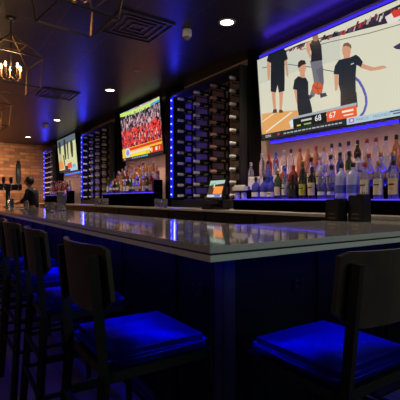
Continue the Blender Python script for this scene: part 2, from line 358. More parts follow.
row(3.595, 1.48, [
 (262, 'slim', 'clear', 'cap_silver', None), (269, 'tall', 'redglass', 'cap_red', 'lab_white'), (276, 'slim', 'blueglass', 'cap_blue', None), (284, 'slim', 'clear', 'cap_silver', 'lab_white'), (291, 'slim', 'clear', 'cap_black', None),
 (300, 'slim', 'rose', 'cap_red', None), (308, 'slim', 'rose', 'cap_gold', None), (316, 'slim', 'rose', 'cap_red', None), (324, 'tall', 'clear', 'cap_gold', 'lab_white'), (331.5, 'slim', 'clear', 'cap_black', None),
 (340, 'slim', 'clear', 'cap_black', 'lab_white'), (348.5, 'slim', 'clear', 'cap_black', None), (357.5, 'slim', 'darkglass', 'cap_black', 'lab_white'), (367, 'slim', 'clear', 'cap_red', 'lab_gold'), (376, 'slim', 'clear', 'cap_red', None),
 (386, 'slim', 'clear', 'cap_black', 'lab_white'), (396.5, 'slim', 'rose', 'cap_black', None), (408, 'slim', 'clear', 'cap_red', None)],
 'back row, near display', G1)
rnd = random.Random(7)
def mixrow(px0, px1, n, y, z, rowname, group, seed):
    r = random.Random(seed); it = []
    for i in range(n):
        px = px0+(px1-px0)*(i+.5)/n
        it.append((px, r.choice(['tall', 'slim', 'stout', 'flask']), r.choice(['clear', 'amber', 'darkglass', 'rose', 'green', 'clear', 'redglass']), r.choice(['cap_black', 'cap_gold', 'cap_silver', 'cap_red']), r.choice(['lab_white', 'lab_cream', 'lab_white', 'lab_gold'])))
    row(y, z, it, rowname, group)
mixrow(106.5, 153, 14, 3.26, 1.36, 'front row, middle display', 'bottles under the middle television', 3)
mixrow(112, 152.5, 12, 3.385, 1.48, 'middle row, middle display', 'bottles under the middle television', 4)
mixrow(117, 158.5, 12, 3.51, 1.60, 'back row, middle display', 'bottles under the middle television', 5)
mixrow(50, 67, 8, 3.26, 1.36, 'front row, farthest display', 'bottles under the farthest television', 6)
mixrow(53, 71, 8, 3.385, 1.48, 'back row, farthest display', 'bottles under the farthest television', 8)

# white cartons and jars at the left end of the near display
def carton(x, y, z, wd, hh, rz, tilt, label):
    c = MB().box(-wd/2, wd/2, -.035, .035, 0, hh, .003).box(-wd/2+.01, wd/2-.01, -.006, .006, hh, hh+.018, .002).build('carton', M['lab_white'], None, (x, y, z))
    c.rotation_euler = (0, tilt, rz); return tag(c, label, 'carton', 'white cartons by the near display')
carton(x_at(240.5, 3.345), 3.335, 1.350, .24, .055, 0, .0, 'white carton on two small jars at the left end of the near display')
for i, px in enumerate((237.2, 244)):
    j = thing('storage_jar', 'small pale jar under the white carton, %s one' % ('left' if i == 0 else 'right'), 'jar', (x_at(px, 3.345), 3.345, 1.24), 0, 'small pale jars')
    MB().lathe([(0, 0), (.034, 0), (.036, .01), (.036, .07), (.028, .085), (0, .085)], 14).build('glass_body', M['frost'], j)
    MB().lathe([(0, .085), (.030, .085), (.030, .108), (0, .108)], 14).build('lid', M['cap_black'], j)
    MB().lathe([(.0366, .015), (.0366, .06)], 12, -PI/2-1.2, -PI/2+1.2).build('paper_label', M['lab_cream'], j)
carton(x_at(256, 3.47), 3.47, 1.36, .15, .15, 0, 0, 'tall white carton behind the blue bottles, left one')
carton(x_at(264.5, 3.47), 3.47, 1.36, .09, .14, 0, 0, 'narrow white carton behind the blue bottles, right one')

# ------------------------------------------------------------ wine racks, bottles and light strips
wine = {}
def winebottle(foil, loc, label, group):
    if foil not in wine:
        r = thing('wine_bottle', label, 'wine bottle', loc, 0, group)
        mx = Matrix.Rotation(PI/2, 4, 'X')     # axis +z -> -y
        MB().lathe([(0, 0), (.034, 0), (.038, .006), (.038, .165), (.034, .19), (.018, .215), (.0145, .225), (.0145, .235), (0, .235)], 14, mx=mx).build('glass_body', M['wineglass'], r)
        MB().lathe([(.019, .20), (.023, .215), (.022, .24), (.022, .287), (.024, .29), (.024, .304), (0, .306)], 12, mx=mx).build('foil', M[foil], r)
        MB().lathe([(.0386, .05), (.0386, .13)], 12, -PI/2-1.3, -PI/2+1.3, mx=mx).build('paper_label', M['lab_cream' if foil != 'foil_red' else 'lab_gold'], r)
        wine[foil] = r; return r
    r = copy_tree(wine[foil]); r.location = loc; tag(r, label, 'wine bottle', group); return r
def rack(x0, x1, cols, foils, where, ztop=3.05, zbot=1.22, nrow=10):
    r = thing('wine_rack', 'tall black wall rack of wine bottles on pegs, the %s one' % where, 'wine rack', ((x0+x1)/2, 3.8, zbot), 0, 'wine racks on the back wall')
    hw = (x1-x0)/2; H = ztop-zbot
    MB().box(-hw, hw, -.01, .049, 0, H).build('back_panel', M['panelback'], r)
    MB().box(hw-.03, hw, -.30, -.01, 0, H, .003).build('side_panel', M['black'], r)
    MB().box(-hw, hw, -.30, -.01, H, H+.04, .003).build('top_rail', M['black'], r)
    MB().box(-hw, hw, -.30, -.01, -.11, 0, .003).build('bottom_rail', M['black'], r)
    xc = (x0+x1)/2; dz = (H-.10)/(nrow-1) if nrow > 1 else 0
    for j, cx in enumerate(cols):
        pm = MB()
        for i in range(nrow):
            z = H-.11-i*(H-.17)/(nrow-1)
            for s in (-1, 1):
                for yy in (-.04-.035,):
                    pm.box(cx-xc+s*.05-.006, cx-xc+s*.05+.006, -.25, -.01, z-.043, z-.031)
        for s in (-1, 1): pm.box(cx-xc+s*.05-.012, cx-xc+s*.05+.012, -.03, -.01, .02, H-.02)
        pm.build('peg_rail', M['blackmetal'], r)
        for i in range(nrow):
            z = zbot+H-.11-i*(H-.17)/(nrow-1)
            # bottle: base to the wall, neck out
            winebottle(foils[j], (cx, 3.78, z+.012), 'wine bottle with %s foil, %s column from the blue strip, %s peg down, %s rack' % (foils[j].split('_')[1], ordw(j), ordw(i), where), 'wine bottles on the %s rack' % where)
    return r
M['panelback'] = mat('rack_back', (0.16, 0.11, 0.085), 0.6, noise=0.35, nscale=5)
rack(-6.16, -4.25, [-5.88, -5.38, -4.92, -4.45], ['foil_cream', 'foil_cream', 'foil_red', 'foil_white'], 'near')
rack(-11.37, -9.13, [-11.05, -10.55, -10.05, -9.55], ['foil_white', 'foil_white', 'foil_cream', 'foil_cream'], 'middle')
rack(-16.03, -14.63, [-15.65, -15.2, -14.85], ['foil_white', 'foil_white', 'foil_cream'], 'far')
def strip(x, y, where):
    s = thing('light_strip', 'vertical blue light strip with bright dots beside the %s wine rack' % where, 'light strip', (x, y, 1.26), 0, 'vertical blue light strips')
    MB().box(-.045, .045, -.006, .006, 0, 1.80).build('diffuser', M['ledsoft'], s)
    MB().box(-.045, .045, .006, .295, 0, 1.80, .002).build('channel', M['black'], s)
    d0 = MB().sphere((0, 0, 0), .017, (1, .6, 1), 8).build('diode', M['led'], s, (0, -.012, .06))
    for i in range(1, 13):
        d = d0.copy(); C.objects.link(d); d.parent = s; d.location = (0, -.012, .06+i*.14)
    return s
strip(-6.23, 3.55, 'near'); strip(-11.435, 3.55, 'middle'); strip(-16.1, 3.55, 'far')
# blue wash from the strips' own tape onto the racks
for x in (-6.23, -11.435, -16.1):
    s = [o for o in bpy.data.objects if o.name.startswith('light_strip') and abs(o.location.x-x) < .12][0]
    lamp('strip_glow', 'AREA', (.06, .02, .9), 9, (0.03, 0.03, 1.0), rot=(0, math.radians(-90), math.radians(12)), parent=s, shape='RECTANGLE', size=1.7, size_y=.03)

# ------------------------------------------------------------ televisions
class Screen:
    def __init__(s, x0, wd, y, z0, h, tilt):
        s.o = Vector((x0, y, z0)); s.u = Vector((1, 0, 0)); s.v = Vector((0, -math.sin(tilt), math.cos(tilt))); s.n = s.u.cross(s.v)
        s.W = wd; s.H = h; s.tilt = tilt; s.bm = bmesh.new(); s.col = s.bm.loops.layers.color.new('Col'); s.layer = 0
    def uv(s, px, py):
        d = ray(px, py); c = Vector((0, 0, CZ)); t = (s.o-c).dot(s.n)/d.dot(s.n); p = c+d*t-s.o
        return (p.dot(s.u), p.dot(s.v))
    def clip(s, pts):
        for ax, lo, hi in ((0, 0, s.W), (1, 0, s.H)):
            for sign, lim in ((1, lo), (-1, hi)):
                out = []
                for i in range(len(pts)):
                    a, b = pts[i-1], pts[i]; ia = sign*(a[ax]-lim) >= 0; ib = sign*(b[ax]-lim) >= 0
                    if ia != ib:
                        t = (lim-a[ax])/(b[ax]-a[ax]); out.append(tuple(a[k]+(b[k]-a[k])*t for k in (0, 1)))
                    if ib: out.append(b)
                pts = out
                if len(pts) < 3: return []
        return pts
    def pol(s, uvs, c, lay=None):
        s.layer += 1; uvs = s.clip(list(uvs))
        if len(uvs) < 3: return
        off = -0.00002*s.layer
        f = s.bm.faces.new([s.bm.verts.new((u, off, v)) for u, v in uvs]); cc = tuple(v/255 for v in c)+(1,)
        for l in f.loops: l[s.col] = cc
    def px(s, pts, c): s.pol([s.uv(*p) for p in pts], c)
    def ell(s, px, py, rx, ry, c, n=14):
        s.px([(px+rx*math.cos(2*PI*i/n), py+ry*math.sin(2*PI*i/n)) for i in range(n)], c)
    def rect(s, pa, pb, c):          # upper-left and lower-right corner, squared up on the screen
        (u0, v1), (u1, v0) = s.uv(*pa), s.uv(*pb); s.pol([(u0, v0), (u1, v0), (u1, v1), (u0, v1)], c); return (u0, v0, u1, v1)
    def line(s, pts, wd, c):
        q = [s.uv(*p) for p in pts]
        for a, b in zip(q, q[1:]):
            dx, dy = b[0]-a[0], b[1]-a[1]; l = math.hypot(dx, dy) or 1; nx, ny = -dy/l*wd/2, dx/l*wd/2
            s.pol([(a[0]+nx, a[1]+ny), (b[0]+nx, b[1]+ny), (b[0]-nx, b[1]-ny), (a[0]-nx, a[1]-ny)], c)
    def text(s, body, u, v, size, c, maxw=None):
        s.layer += 1
        cu = bpy.data.curves.new('t', 'FONT'); cu.body = body; cu.size = size; cu.resolution_u = 2
        o = bpy.data.objects.new('t', cu); C.objects.link(o); bpy.context.view_layer.update()
        me = o.evaluated_get(bpy.context.evaluated_depsgraph_get()).to_mesh()
        xs = [p.co.x for p in me.vertices]; k = 1
        if maxw and max(xs) > maxw: k = maxw/max(xs)
        vs = [s.bm.verts.new((u+p.co.x*k, -0.00002*s.layer, v+p.co.y)) for p in me.vertices]; cc = tuple(x/255 for x in c)+(1,)
        for p in me.polygons:
            try: f = s.bm.faces.new([vs[i] for i in p.vertices])
            except ValueError: continue
            for l in f.loops: l[s.col] = cc
        o.to_mesh_clear(); bpy.data.objects.remove(o); bpy.data.curves.remove(cu)
    def finish(s, label):
        t = thing('television', label, 'television', s.o+s.u*(s.W/2), 0, 'wall televisions above the back bar'); t.rotation_euler = (s.tilt, 0, 0)
        hw = s.W/2; b = .012
        me = bpy.data.meshes.new('screen')
        for v in s.bm.verts: v.co.x -= hw; v.co.y -= .0002
        s.bm.to_mesh(me); s.bm.free(); me.materials.append(M['screen']); o = bpy.data.objects.new('screen', me); C.objects.link(o); o.parent = t
        MB().box(-hw-b, hw+b, .0005, .045, -b, s.H+b, .003).build('housing', M['plastic'], t)
        fr = MB(); fr.box(-hw-b, -hw, -.006, .002, -b, s.H+b).box(hw, hw+b, -.006, .002, -b, s.H+b).box(-hw, hw, -.006, .002, -b, 0).box(-hw, hw, -.006, .002, s.H, s.H+b)
        fr.build('bezel', M['plastic'], t)
        MB().box(-.25, .25, .045, .09, s.H*.35, s.H*.65, .004).box(-.12, .12, .09, WY-s.o.y+.085*s.H*.38, s.H*.38, s.H*.55, .004).build('wall_bracket', M['blackmetal'], t)
        return t
def S(r, g, b): return (r, g, b)

tv = Screen(-4.03, 2.02, 3.70, 2.035, 1.065, .085)
W_, H_ = tv.W, tv.H
tv.pol([(0, 0), (W_, 0), (W_, H_), (0, H_)], (214, 212, 190))
tv.px([(258, 60), (300, 44), (340, 32), (340, 60), (300, 70), (260, 84)], (200, 202, 186))
# bench at the back of the court
tv.px([(272, 57), (300, 44), (345, 30), (405, 2), (405, 19), (360, 30), (320, 41), (300, 48), (280, 55)], (44, 40, 52))
r = random.Random(2)
for i in range(46):
    f = i/45; x = 285+f*116; yt = 50-(x-285)*.40; hgt = 4+f*7
    c = r.choice([(190, 160, 150), (120, 40, 70), (205, 205, 210), (50, 50, 80), (170, 60, 60), (90, 80, 100), (225, 200, 180), (30, 30, 40)])
    yy = yt+r.uniform(0, .6)*hgt; ww = r.uniform(1.0, 2.6)
    tv.px([(x, yy), (x+ww, yy-ww*.3), (x+ww-1.4, yy+hgt*.55), (x-1.6, yy+hgt*.6)], c)
tv.px([(385, 17), (400, 8), (405, 16), (396, 22), (388, 24)], (225, 215, 210)); tv.px([(391, 12), (405, 6), (405, 14), (394, 18)], (205, 60, 50))
tv.line([(262, 68), (285, 64), (310, 67), (336, 72), (352, 72)], .008, (70, 70, 80))
tv.line([(300, 50), (330, 42), (370, 33), (405, 23)], .008, (110, 100, 90))
tv.px([(393, 47), (405, 40), (405, 50), (396, 49)], (50, 45, 90))
# key area
tv.px([(262, 114), (275, 112), (300, 110), (300, 126), (262, 136)], (222, 160, 92)); tv.line([(266, 132), (292, 112)], .018, (235, 225, 205))
tv.line([(262, 122), (276, 112)], .012, (235, 225, 205)); tv.px([(289, 122), (296, 116), (296, 126), (291, 128)], (215, 225, 235))
tv.line([(354, 77), (359, 81), (363, 88), (366, 96), (366.5, 104), (364, 112), (360, 117)], .028, (88, 92, 170))
# player with his back turned
sk = (205, 150, 120); bk = (26, 32, 40)
tv.px([(267.2, 60), (270, 60), (270.5, 70), (269.6, 80), (268, 80), (267.3, 72)], sk); tv.px([(284.5, 58), (287, 57), (288, 68), (288.6, 76), (287, 77), (285.6, 68)], sk)
tv.px([(271.5, 89), (275.5, 89), (275.6, 100), (276.4, 111), (274, 112), (272.6, 102)], sk); tv.px([(279, 89), (283.6, 89), (282.6, 102), (281.6, 112), (279.6, 112), (279.6, 101)], sk)
tv.px([(273.4, 109.5), (276.8, 109), (277, 112.5), (272.6, 113.5)], (60, 50, 50)); tv.px([(279, 110), (282, 109.5), (283.6, 112.4), (279.4, 113)], (70, 60, 50))
tv.px([(266.8, 61), (268.4, 54.5), (273, 50), (282, 46.5), (286, 51), (288, 59), (284.6, 61), (284.8, 80), (284.6, 91), (279, 92.5), (277.6, 85), (276, 92.5), (270.8, 91.5), (270.8, 76), (271, 63)], bk)
# player with ball
tv.px([(310, 61), (322, 59.5), (323.5, 72), (320, 84), (314, 97), (309, 98), (314, 82), (312, 70)], (112, 112, 122)); tv.px([(316, 70), (323, 66), (324, 82), (322, 94), (317.5, 95), (319, 80)], (96, 96, 108))
tv.px([(306, 44), (311, 40), (312, 46), (310, 52), (307, 50)], sk); tv.px([(305.5, 48), (308, 48), (312, 57), (310, 58)], sk)
tv.px([(309.5, 44), (314, 41), (319, 39.5), (321.5, 46), (322.5, 60), (311, 62), (311.5, 52)], (30, 32, 40)); tv.ell(315.5, 37.5, 3, 4, (150, 105, 80))
tv.ell(317.5, 88, 5.6, 6.2, (206, 88, 58)); tv.line([(313, 85), (317, 88.5), (322.5, 88)], .008, (120, 50, 40)); tv.line([(318, 82), (317, 88), (319, 94)], .008, (120, 50, 40))
tv.px([(320, 94), (325.6, 92.5), (327.5, 96), (320.5, 98)], (50, 60, 75)); tv.px([(308, 95), (313, 95), (311, 99), (308, 99)], (60, 60, 80))
# player in front
tv.px([(293.6, 88), (297, 88), (299.4, 100), (303.6, 112), (301, 114), (296.4, 102)], sk); tv.px([(300.5, 72), (305, 72), (305, 79), (300, 78)], sk)
tv.ell(302.4, 68, 3.7, 6.0, sk); tv.px([(298, 68), (298.2, 62.5), (301, 60), (305, 60.4), (306.3, 64), (302.5, 65), (300, 67)], (50, 36, 34))
tv.px([(293, 89), (294.5, 80), (298.6, 76), (302.6, 78), (306, 77.6), (308.3, 82), (308.6, 94), (312, 108), (313, 117), (300, 121), (297.5, 108), (297, 90)], (26, 34, 46))
# coach pointing
tv.px([(334.4, 74), (338.5, 74), (338.2, 84), (337.6, 90), (335.2, 91), (334.6, 84)], sk); tv.px([(360, 62.5), (366, 65), (374, 67.4), (383, 65.5), (386.5, 66.6), (386, 68), (380, 69.6), (371, 71), (360, 67.5)], sk)
tv.px([(343.5, 53), (350, 53), (350.5, 60), (344, 61)], sk); tv.ell(346.6, 50.5, 4.4, 7.2, sk); tv.px([(342.6, 47), (344, 43.4), (348, 42.4), (351.3, 45), (351.6, 49), (349.6, 47), (346, 45.8)], (120, 90, 75))
tv.px([(333.6, 74), (335, 66), (339, 60), (344.5, 58.6), (350, 57.6), (356, 54.6), (359.5, 57), (363, 62), (361, 67), (356.6, 65), (355.6, 78), (356, 92), (357.6, 106), (340.6, 110), (340.6, 92), (338.6, 84), (338.8, 74.6)], (26, 36, 48))
tv.line([(351, 64.4), (354, 63.2)], .010, (200, 205, 210)); tv.px([(340.8, 95), (356.6, 92), (357.8, 107), (340.8, 110)], (32, 34, 40))
# graphics at the foot of the picture
_, v_t = tv.uv(263, 134.5); _, v_b = 0, 0
u347, _ = tv.uv(347, 124)
tv.pol([(0, 0), (u347, 0), (u347, v_t), (0, v_t)], (30, 36, 44))
tv.text('ESPN', .07, v_t*.32, v_t*.62, (225, 230, 235), .17); tv.pol([(.29, v_t*.36), (.33, v_t*.36), (.33, v_t*.7), (.29, v_t*.7)], (180, 60, 60))
rr = random.Random(5); u = .40
while u < u347-.06:
    wv = rr.uniform(.02, .055); tv.pol([(u, v_t*.38), (u+wv, v_t*.38), (u+wv, v_t*.58), (u, v_t*.58)], (170, 176, 180)); u += wv+.014
u0, v1 = tv.uv(293, 119.3); u1 = tv.uv(327, 118)[0]; v0 = v_t; tv.pol([(u0, v0), (u1, v0), (u1, v1), (u0, v1)], (12, 16, 22))
tv.pol([(u0-.02, v1), (tv.uv(357, 108)[0], v1), (tv.uv(357, 108)[0], v1+.028), (u0-.02, v1+.028)], (165, 172, 178))
hh = v1-v0
tv.pol([(u0+.13, v0+hh*.55), (u0+.29, v0+hh*.55), (u0+.29, v0+hh*.75), (u0+.13, v0+hh*.75)], (190, 196, 200)); tv.pol([(u0+.06, v0+hh*.15), (u0+.12, v0+hh*.15), (u0+.12, v0+hh*.3), (u0+.06, v0+hh*.3)], (190, 196, 60)); tv.pol([(u0+.17, v0+hh*.15), (u0+.28, v0+hh*.15), (u0+.28, v0+hh*.3), (u0+.17, v0+hh*.3)], (150, 180, 90))
tv.text('68', u0+.335, v0+hh*.30, hh*.85, (245, 248, 250)); tv.pol([(u0+.50, v0+hh*.62), (u0+.58, v0+hh*.62), (u0+.58, v0+hh*.8), (u0+.50, v0+hh*.8)], (230, 235, 240)); tv.pol([(u0+.52, v0+hh*.2), (u0+.57, v0+hh*.2), (u0+.57, v0+hh*.34), (u0+.52, v0+hh*.34)], (180, 190, 90))
uo0 = tv.uv(327, 117)[0]; uo1 = tv.uv(357, 111)[0]
tv.pol([(uo0, v0), (uo1, v0), (uo1, v1), (uo0, v1)], (226, 92, 52)); tv.text('67', uo0+.03, v0+hh*.30, hh*.82, (255, 250, 240))
tv.pol([(uo0+.20, v0+hh*.55), (uo1-.04, v0+hh*.55), (uo1-.04, v0+hh*.75), (uo0+.20, v0+hh*.75)], (250, 225, 205)); tv.pol([(uo0+.22, v0+hh*.22), (uo0+.34, v0+hh*.22), (uo0+.34, v0+hh*.34), (uo0+.22, v0+hh*.34)], (250, 225, 205))
vb1 = tv.uv(347, 118.6)[1]
tv.pol([(u347, 0), (W_, 0), (W_, vb1), (u347, vb1)], (176, 200, 214)); 
tv.pol([(u347+.03, vb1*.25), (u347+.09, vb1*.25), (u347+.09, vb1*.9), (u347+.03, vb1*.9)], (150, 110, 150)); tv.pol([(u347+.045, vb1*.4), (u347+.075, vb1*.4), (u347+.075, vb1*.75), (u347+.045, vb1*.75)], (215, 215, 235))
tv.text('MARCH', u347+.11, vb1*.32, vb1*.62, (112, 130, 152), .17); tv.text('MADNESS', u347+.31, vb1*.32, vb1*.62, (112, 130, 152), .20)
uu = W_-.20; tv.pol([(uu, vb1*.68), (uu+.15, vb1*.68), (uu+.15, vb1*.86), (uu, vb1*.86)], (60, 84, 120)); tv.pol([(uu+.03, vb1*.32), (uu+.11, vb1*.32), (uu+.11, vb1*.52), (uu+.03, vb1*.52)], (60, 84, 120))
tv.finish('large television showing a basketball game with men in black shirts')

tv2 = Screen(-8.70, 1.93, 3.68, 2.11, 1.09, .085); W_, H_ = tv2.W, tv2.H
tv2.pol([(0, 0), (W_, 0), (W_, H_), (0, H_)], (28, 26, 38))
tv2.px([(117, 114), (128, 107), (140, 102), (150, 98), (162, 94), (162, 100), (150, 106), (140, 110), (128, 114), (117, 117)], (176, 176, 180))
r = random.Random(9)
for i in range(30):
    x = 120+r.random()*40; y = 113.5-(x-120)*.42+r.uniform(-1.6, 2); tv2.px([(x, y), (x+1.6, y-.6), (x+1.6, y+.6), (x, y+1.0)], r.choice([(210, 90, 110), (240, 230, 230), (120, 130, 180), (60, 60, 70)]))
tv2.px([(119, 114), (128, 111.5), (140, 107), (150, 102), (162, 95), (162, 99.5), (150, 106.5), (140, 111.5), (128, 116), (119, 117.5)], (198, 232, 120))
tv2.px([(150, 104), (162, 97.5), (162, 99.5), (151, 106)], (70, 170, 230))
for i in range(900):
    u = r.random()*W_; v = .22+r.random()*.72; top = .86+.0*u-.10*abs(math.sin(u*1.3))
    if v > .80+.06*math.sin(u*2): c = r.choice([(36, 34, 50), (60, 56, 72), (150, 120, 130), (200, 170, 170)]); 
    elif v > .66: c = r.choice([(214, 160, 160), (200, 130, 140), (90, 80, 100), (220, 190, 190), (60, 50, 70)])
    else: c = r.choice([(232, 60, 44), (240, 78, 60), (222, 50, 50), (235, 100, 80), (240, 180, 170), (232, 66, 52), (60, 60, 110), (150, 60, 90), (235, 70, 60)])
    a = r.uniform(.02, .05); h = r.uniform(.03, .08)
    tv2.pol([(u, v), (u+a, v+r.uniform(-.01, .01)), (u+a, v+h), (u, v+h)], c)
tv2.pol([(0, .06), (W_, .06), (W_, .30), (0, .27)], (236, 196, 60)); tv2.pol([(0.3, .20), (W_, .24), (W_, .29), (0.3, .26)], (226, 60, 40)); tv2.pol([(.35, .12), (1.5, .14), (1.5, .19), (.35, .18)], (238, 220, 190))
tv2.pol([(.45, .07), (1.2, .08), (1.2, .12), (.45, .11)], (250, 226, 40)); tv2.pol([(1.4, .05), (W_, .06), (W_, .20), (1.4, .19)], (210, 50, 44))
for i, (c0, w0, h0) in enumerate([((200, 220, 240), .3, .22), ((120, 150, 210), .18, .13), ((190, 120, 190), .09, .07)]):
    tv2.pol([(.30+math.cos(a/10*2*PI)*w0/2, .17+math.sin(a/10*2*PI)*h0/2) for a in range(10)], c0)
for i in range(14):
    u = 1.35+r.random()*.5; tv2.pol([(u, .07+r.random()*.09), (u+.05, .09), (u+.06, .17), (u, .15)], r.choice([(250, 240, 230), (230, 60, 50), (70, 40, 90), (250, 210, 60)]))
tv2.pol([(0, 0), (W_, 0), (W_, .065), (0, .065)], (26, 28, 40)); tv2.text('ESPN', .05, .018, .045, (225, 230, 235), .16)
for i in range(9): tv2.pol([(.5+i*.09, .02), (.56+i*.09, .02), (.56+i*.09, .05), (.5+i*.09, .05)], (60, 200, 220) if i > 5 else (120, 160, 180))
tv2.finish('television showing a crowd in red beneath a green ribbon board')

tv3 = Screen(-14.33, 2.1, 3.68, 2.14, 1.12, .085); W_, H_ = tv3.W, tv3.H
tv3.pol([(0, 0), (W_, 0), (W_, H_), (0, H_)], (206, 214, 160))
tv3.pol([(0, .86), (W_, .92), (W_, H_), (0, H_)], (90, 110, 120)); 
for (a, b, t_, bt) in ((.12, .42, 1.05, .62), (.75, 1.0, 1.08, .40), (1.5, 1.78, .95, .42)):
    tv3.pol([(a, bt+.2), (a+.05, bt), (b-.08, bt), (b-.02, bt+.22), (b, t_-.1), (b-.06, t_), (a+.06, t_), (a, t_-.1)], (36, 44, 56))
tv3.pol([(.18, .35), (.24, .35), (.26, .66), (.18, .66)], (190, 120, 90)); tv3.pol([(.30, .35), (.36, .35), (.36, .66), (.30, .66)], (190, 120, 90))
tv3.pol([(.55, .60), (.72, .55), (.78, .2), (.64, .22)], (96, 96, 110)); tv3.pol([(1.1, .95), (1.3, .95), (1.22, .4), (1.12, .4)], (60, 60, 70))
tv3.pol([(0, .12), (.62, .12), (.5, .38), (0, .40)], (226, 150, 80)); tv3.pol([(1.55, .0), (1.9, 0), (1.9, .2), (1.55, .2)], (120, 170, 220))
tv3.pol([(.7, .08), (1.05, .08), (1.05, .2), (.7, .2)], (30, 36, 60)); tv3.pol([(1.05, .10), (1.5, .10), (1.5, .28), (1.05, .26)], (224, 84, 60)); tv3.pol([(0, 0), (1.3, 0), (1.3, .08), (0, .08)], (40, 44, 60)); tv3.pol([(1.3, 0), (W_, 0), (W_, .10), (1.3, .10)], (150, 200, 230))
tv3.finish('smallest-looking television at the far end above the bar, pale green picture')

# blue light bars on the televisions' mounts
def lightbar(x0, x1, y, z, label, col='ledbar', yz=.02):
    b = thing('light_bar', label, 'light bar', ((x0+x1)/2, y, z), 0, 'blue light bars by the televisions'); h = (x1-x0)/2
    MB().box(-h, h, .0, .03, -.006, .03).build('channel', M['blackmetal'], b)
    MB().box(-h+.02, h-.02, -.012, -.001, -.012, .022, .003).build('diffuser', M[col], b)
lightbar(-3.92, -2.12, 3.735, 1.985, 'blue light bar along the lower edge of the near television')
lightbar(-4.0, -2.0, 3.606, 3.118, 'blue light bar along the upper edge of the near television', 'ledtop')
lamp('bar_glow', 'AREA', (0, .06, .05), 4.5, (.08, .03, 1.0), rot=(math.radians(200), 0, 0), parent=[o for o in bpy.data.objects if o.name.startswith('light_bar')][1], shape='RECTANGLE', size=1.9, size_y=.03)
M['ledcyan'] = mat('cyan_light_bar', (0.02, 0.2, .5), 0.4, emit=(0.01, 0.18, 1.0), es=1.6, noise=0.05)
lightbar(-13.9, -12.2, 3.745, 2.06, 'light blue bar along the lower edge of the farthest television', 'ledcyan')

# ------------------------------------------------------------ till, caddies, glasses
p = thing('till', 'slanted touchscreen till with an orange square on its lit screen', 'till', (x_at(216, 3.15), 3.13, 1.10))
MB().box(-.20, .02, -.08, .12, 0, .075, .006).build('receipt_printer', M['plastic'], p)
MB().box(.02, .18, -.06, .12, 0, .03, .006).box(.05, .10, .02, .06, .03, .14).build('stand', M['plastic'], p)
th = math.radians(17)
hd = MB().box(-.19, .19, 0, .03, -.035, .275, .006).build('screen_housing', M['plastic'], p, (0, -.02, .155)); hd.rotation_euler.x = -th
ps = Screen(0, .33, 0, 0, .235, 0); ps.pol([(0, 0), (.33, 0), (.33, .235), (0, .235)], (34, 34, 38))
ps.pol([(0, .165), (.33, .19), (.33, .235), (0, .235)], (170, 205, 196)); ps.pol([(.03, .17), (.14, .175), (.14, .20), (.03, .19)], (120, 190, 110)); ps.pol([(0, .04), (.06, .04), (.06, .16), (0, .16)], (60, 56, 40)); ps.pol([(.07, .04), (.11, .04), (.11, .16), (.07, .16)], (110, 40, 34)); ps.pol([(.10, .13), (.13, .13), (.13, .18), (.10, .18)], (215, 215, 215))
ps.pol([(.12, .045), (.32, .045), (.32, .15), (.12, .15)], (250, 150, 66)); ps.pol([(0, 0), (.33, 0), (.33, .035), (0, .035)], (196, 206, 226)); ps.pol([(.17, .005), (.30, .005), (.30, .03), (.17, .03)], (70, 90, 220))
me = bpy.data.meshes.new('display'); 
for v in ps.bm.verts: v.co.x -= .165; v.co.y -= .001; v.co.z += .01
ps.bm.to_mesh(me); ps.bm.free(); me.materials.append(M['screen']); o = bpy.data.objects.new('display', me); C.objects.link(o); o.parent = hd

def caddy(x, y, z, h, wd, label):
    c = thing('napkin_caddy', label, 'caddy', (x, y, z), 0, 'black napkin caddies on the bar')
    b = MB().box(-wd/2, wd/2, -.055, -.049, 0, h*.8, .002).box(-wd/2, wd/2, .049, .055, 0, h*.92, .002).box(-wd/2, -wd/2+.006, -.05, .05, 0, h*.86, .002).box(wd/2-.006, wd/2, -.05, .05, 0, h*.86, .002).box(-wd/2, wd/2, -.055, .055, 0, .006)
    b.build('holder', M['plastic'], c)
    MB().box(-wd/2+.01, wd/2-.01, -.047, .0, .006, h*.88, .002).build('napkins', M['napkin'], c)
    s = MB()
    for i in range(7): s.tube((-wd/2+.018+i*(wd-.036)/6, .03, .01), (-wd/2+.018+i*(wd-.036)/6+.004, .035, h), .003, 6)
    s.build('straws', M['plastic'], c)
    MB().box(-.028, .028, -.057, -.055, .05, .062).box(-.034, .034, -.057, -.055, .018, .030).build('front_mark', M['darkmark'], c)
M['napkin'] = mat('black_napkin', (0.02, 0.02, 0.022), 0.8, noise=0.2)
M['darkmark'] = mat('worn_print', (0.13, 0.09, 0.08), 0.6, noise=0.3)
caddy(-2.01, 2.62, 1.07, .19, .125, 'black napkin and straw caddy on the bar corner, left of two')
caddy(-1.86, 2.70, 1.07, .225, .125, 'taller black napkin and straw caddy on the bar corner, right of two')
caddy(-9.9, 1.45, 1.07, .18, .2, 'black caddy at the far end of the bar before the bartender')

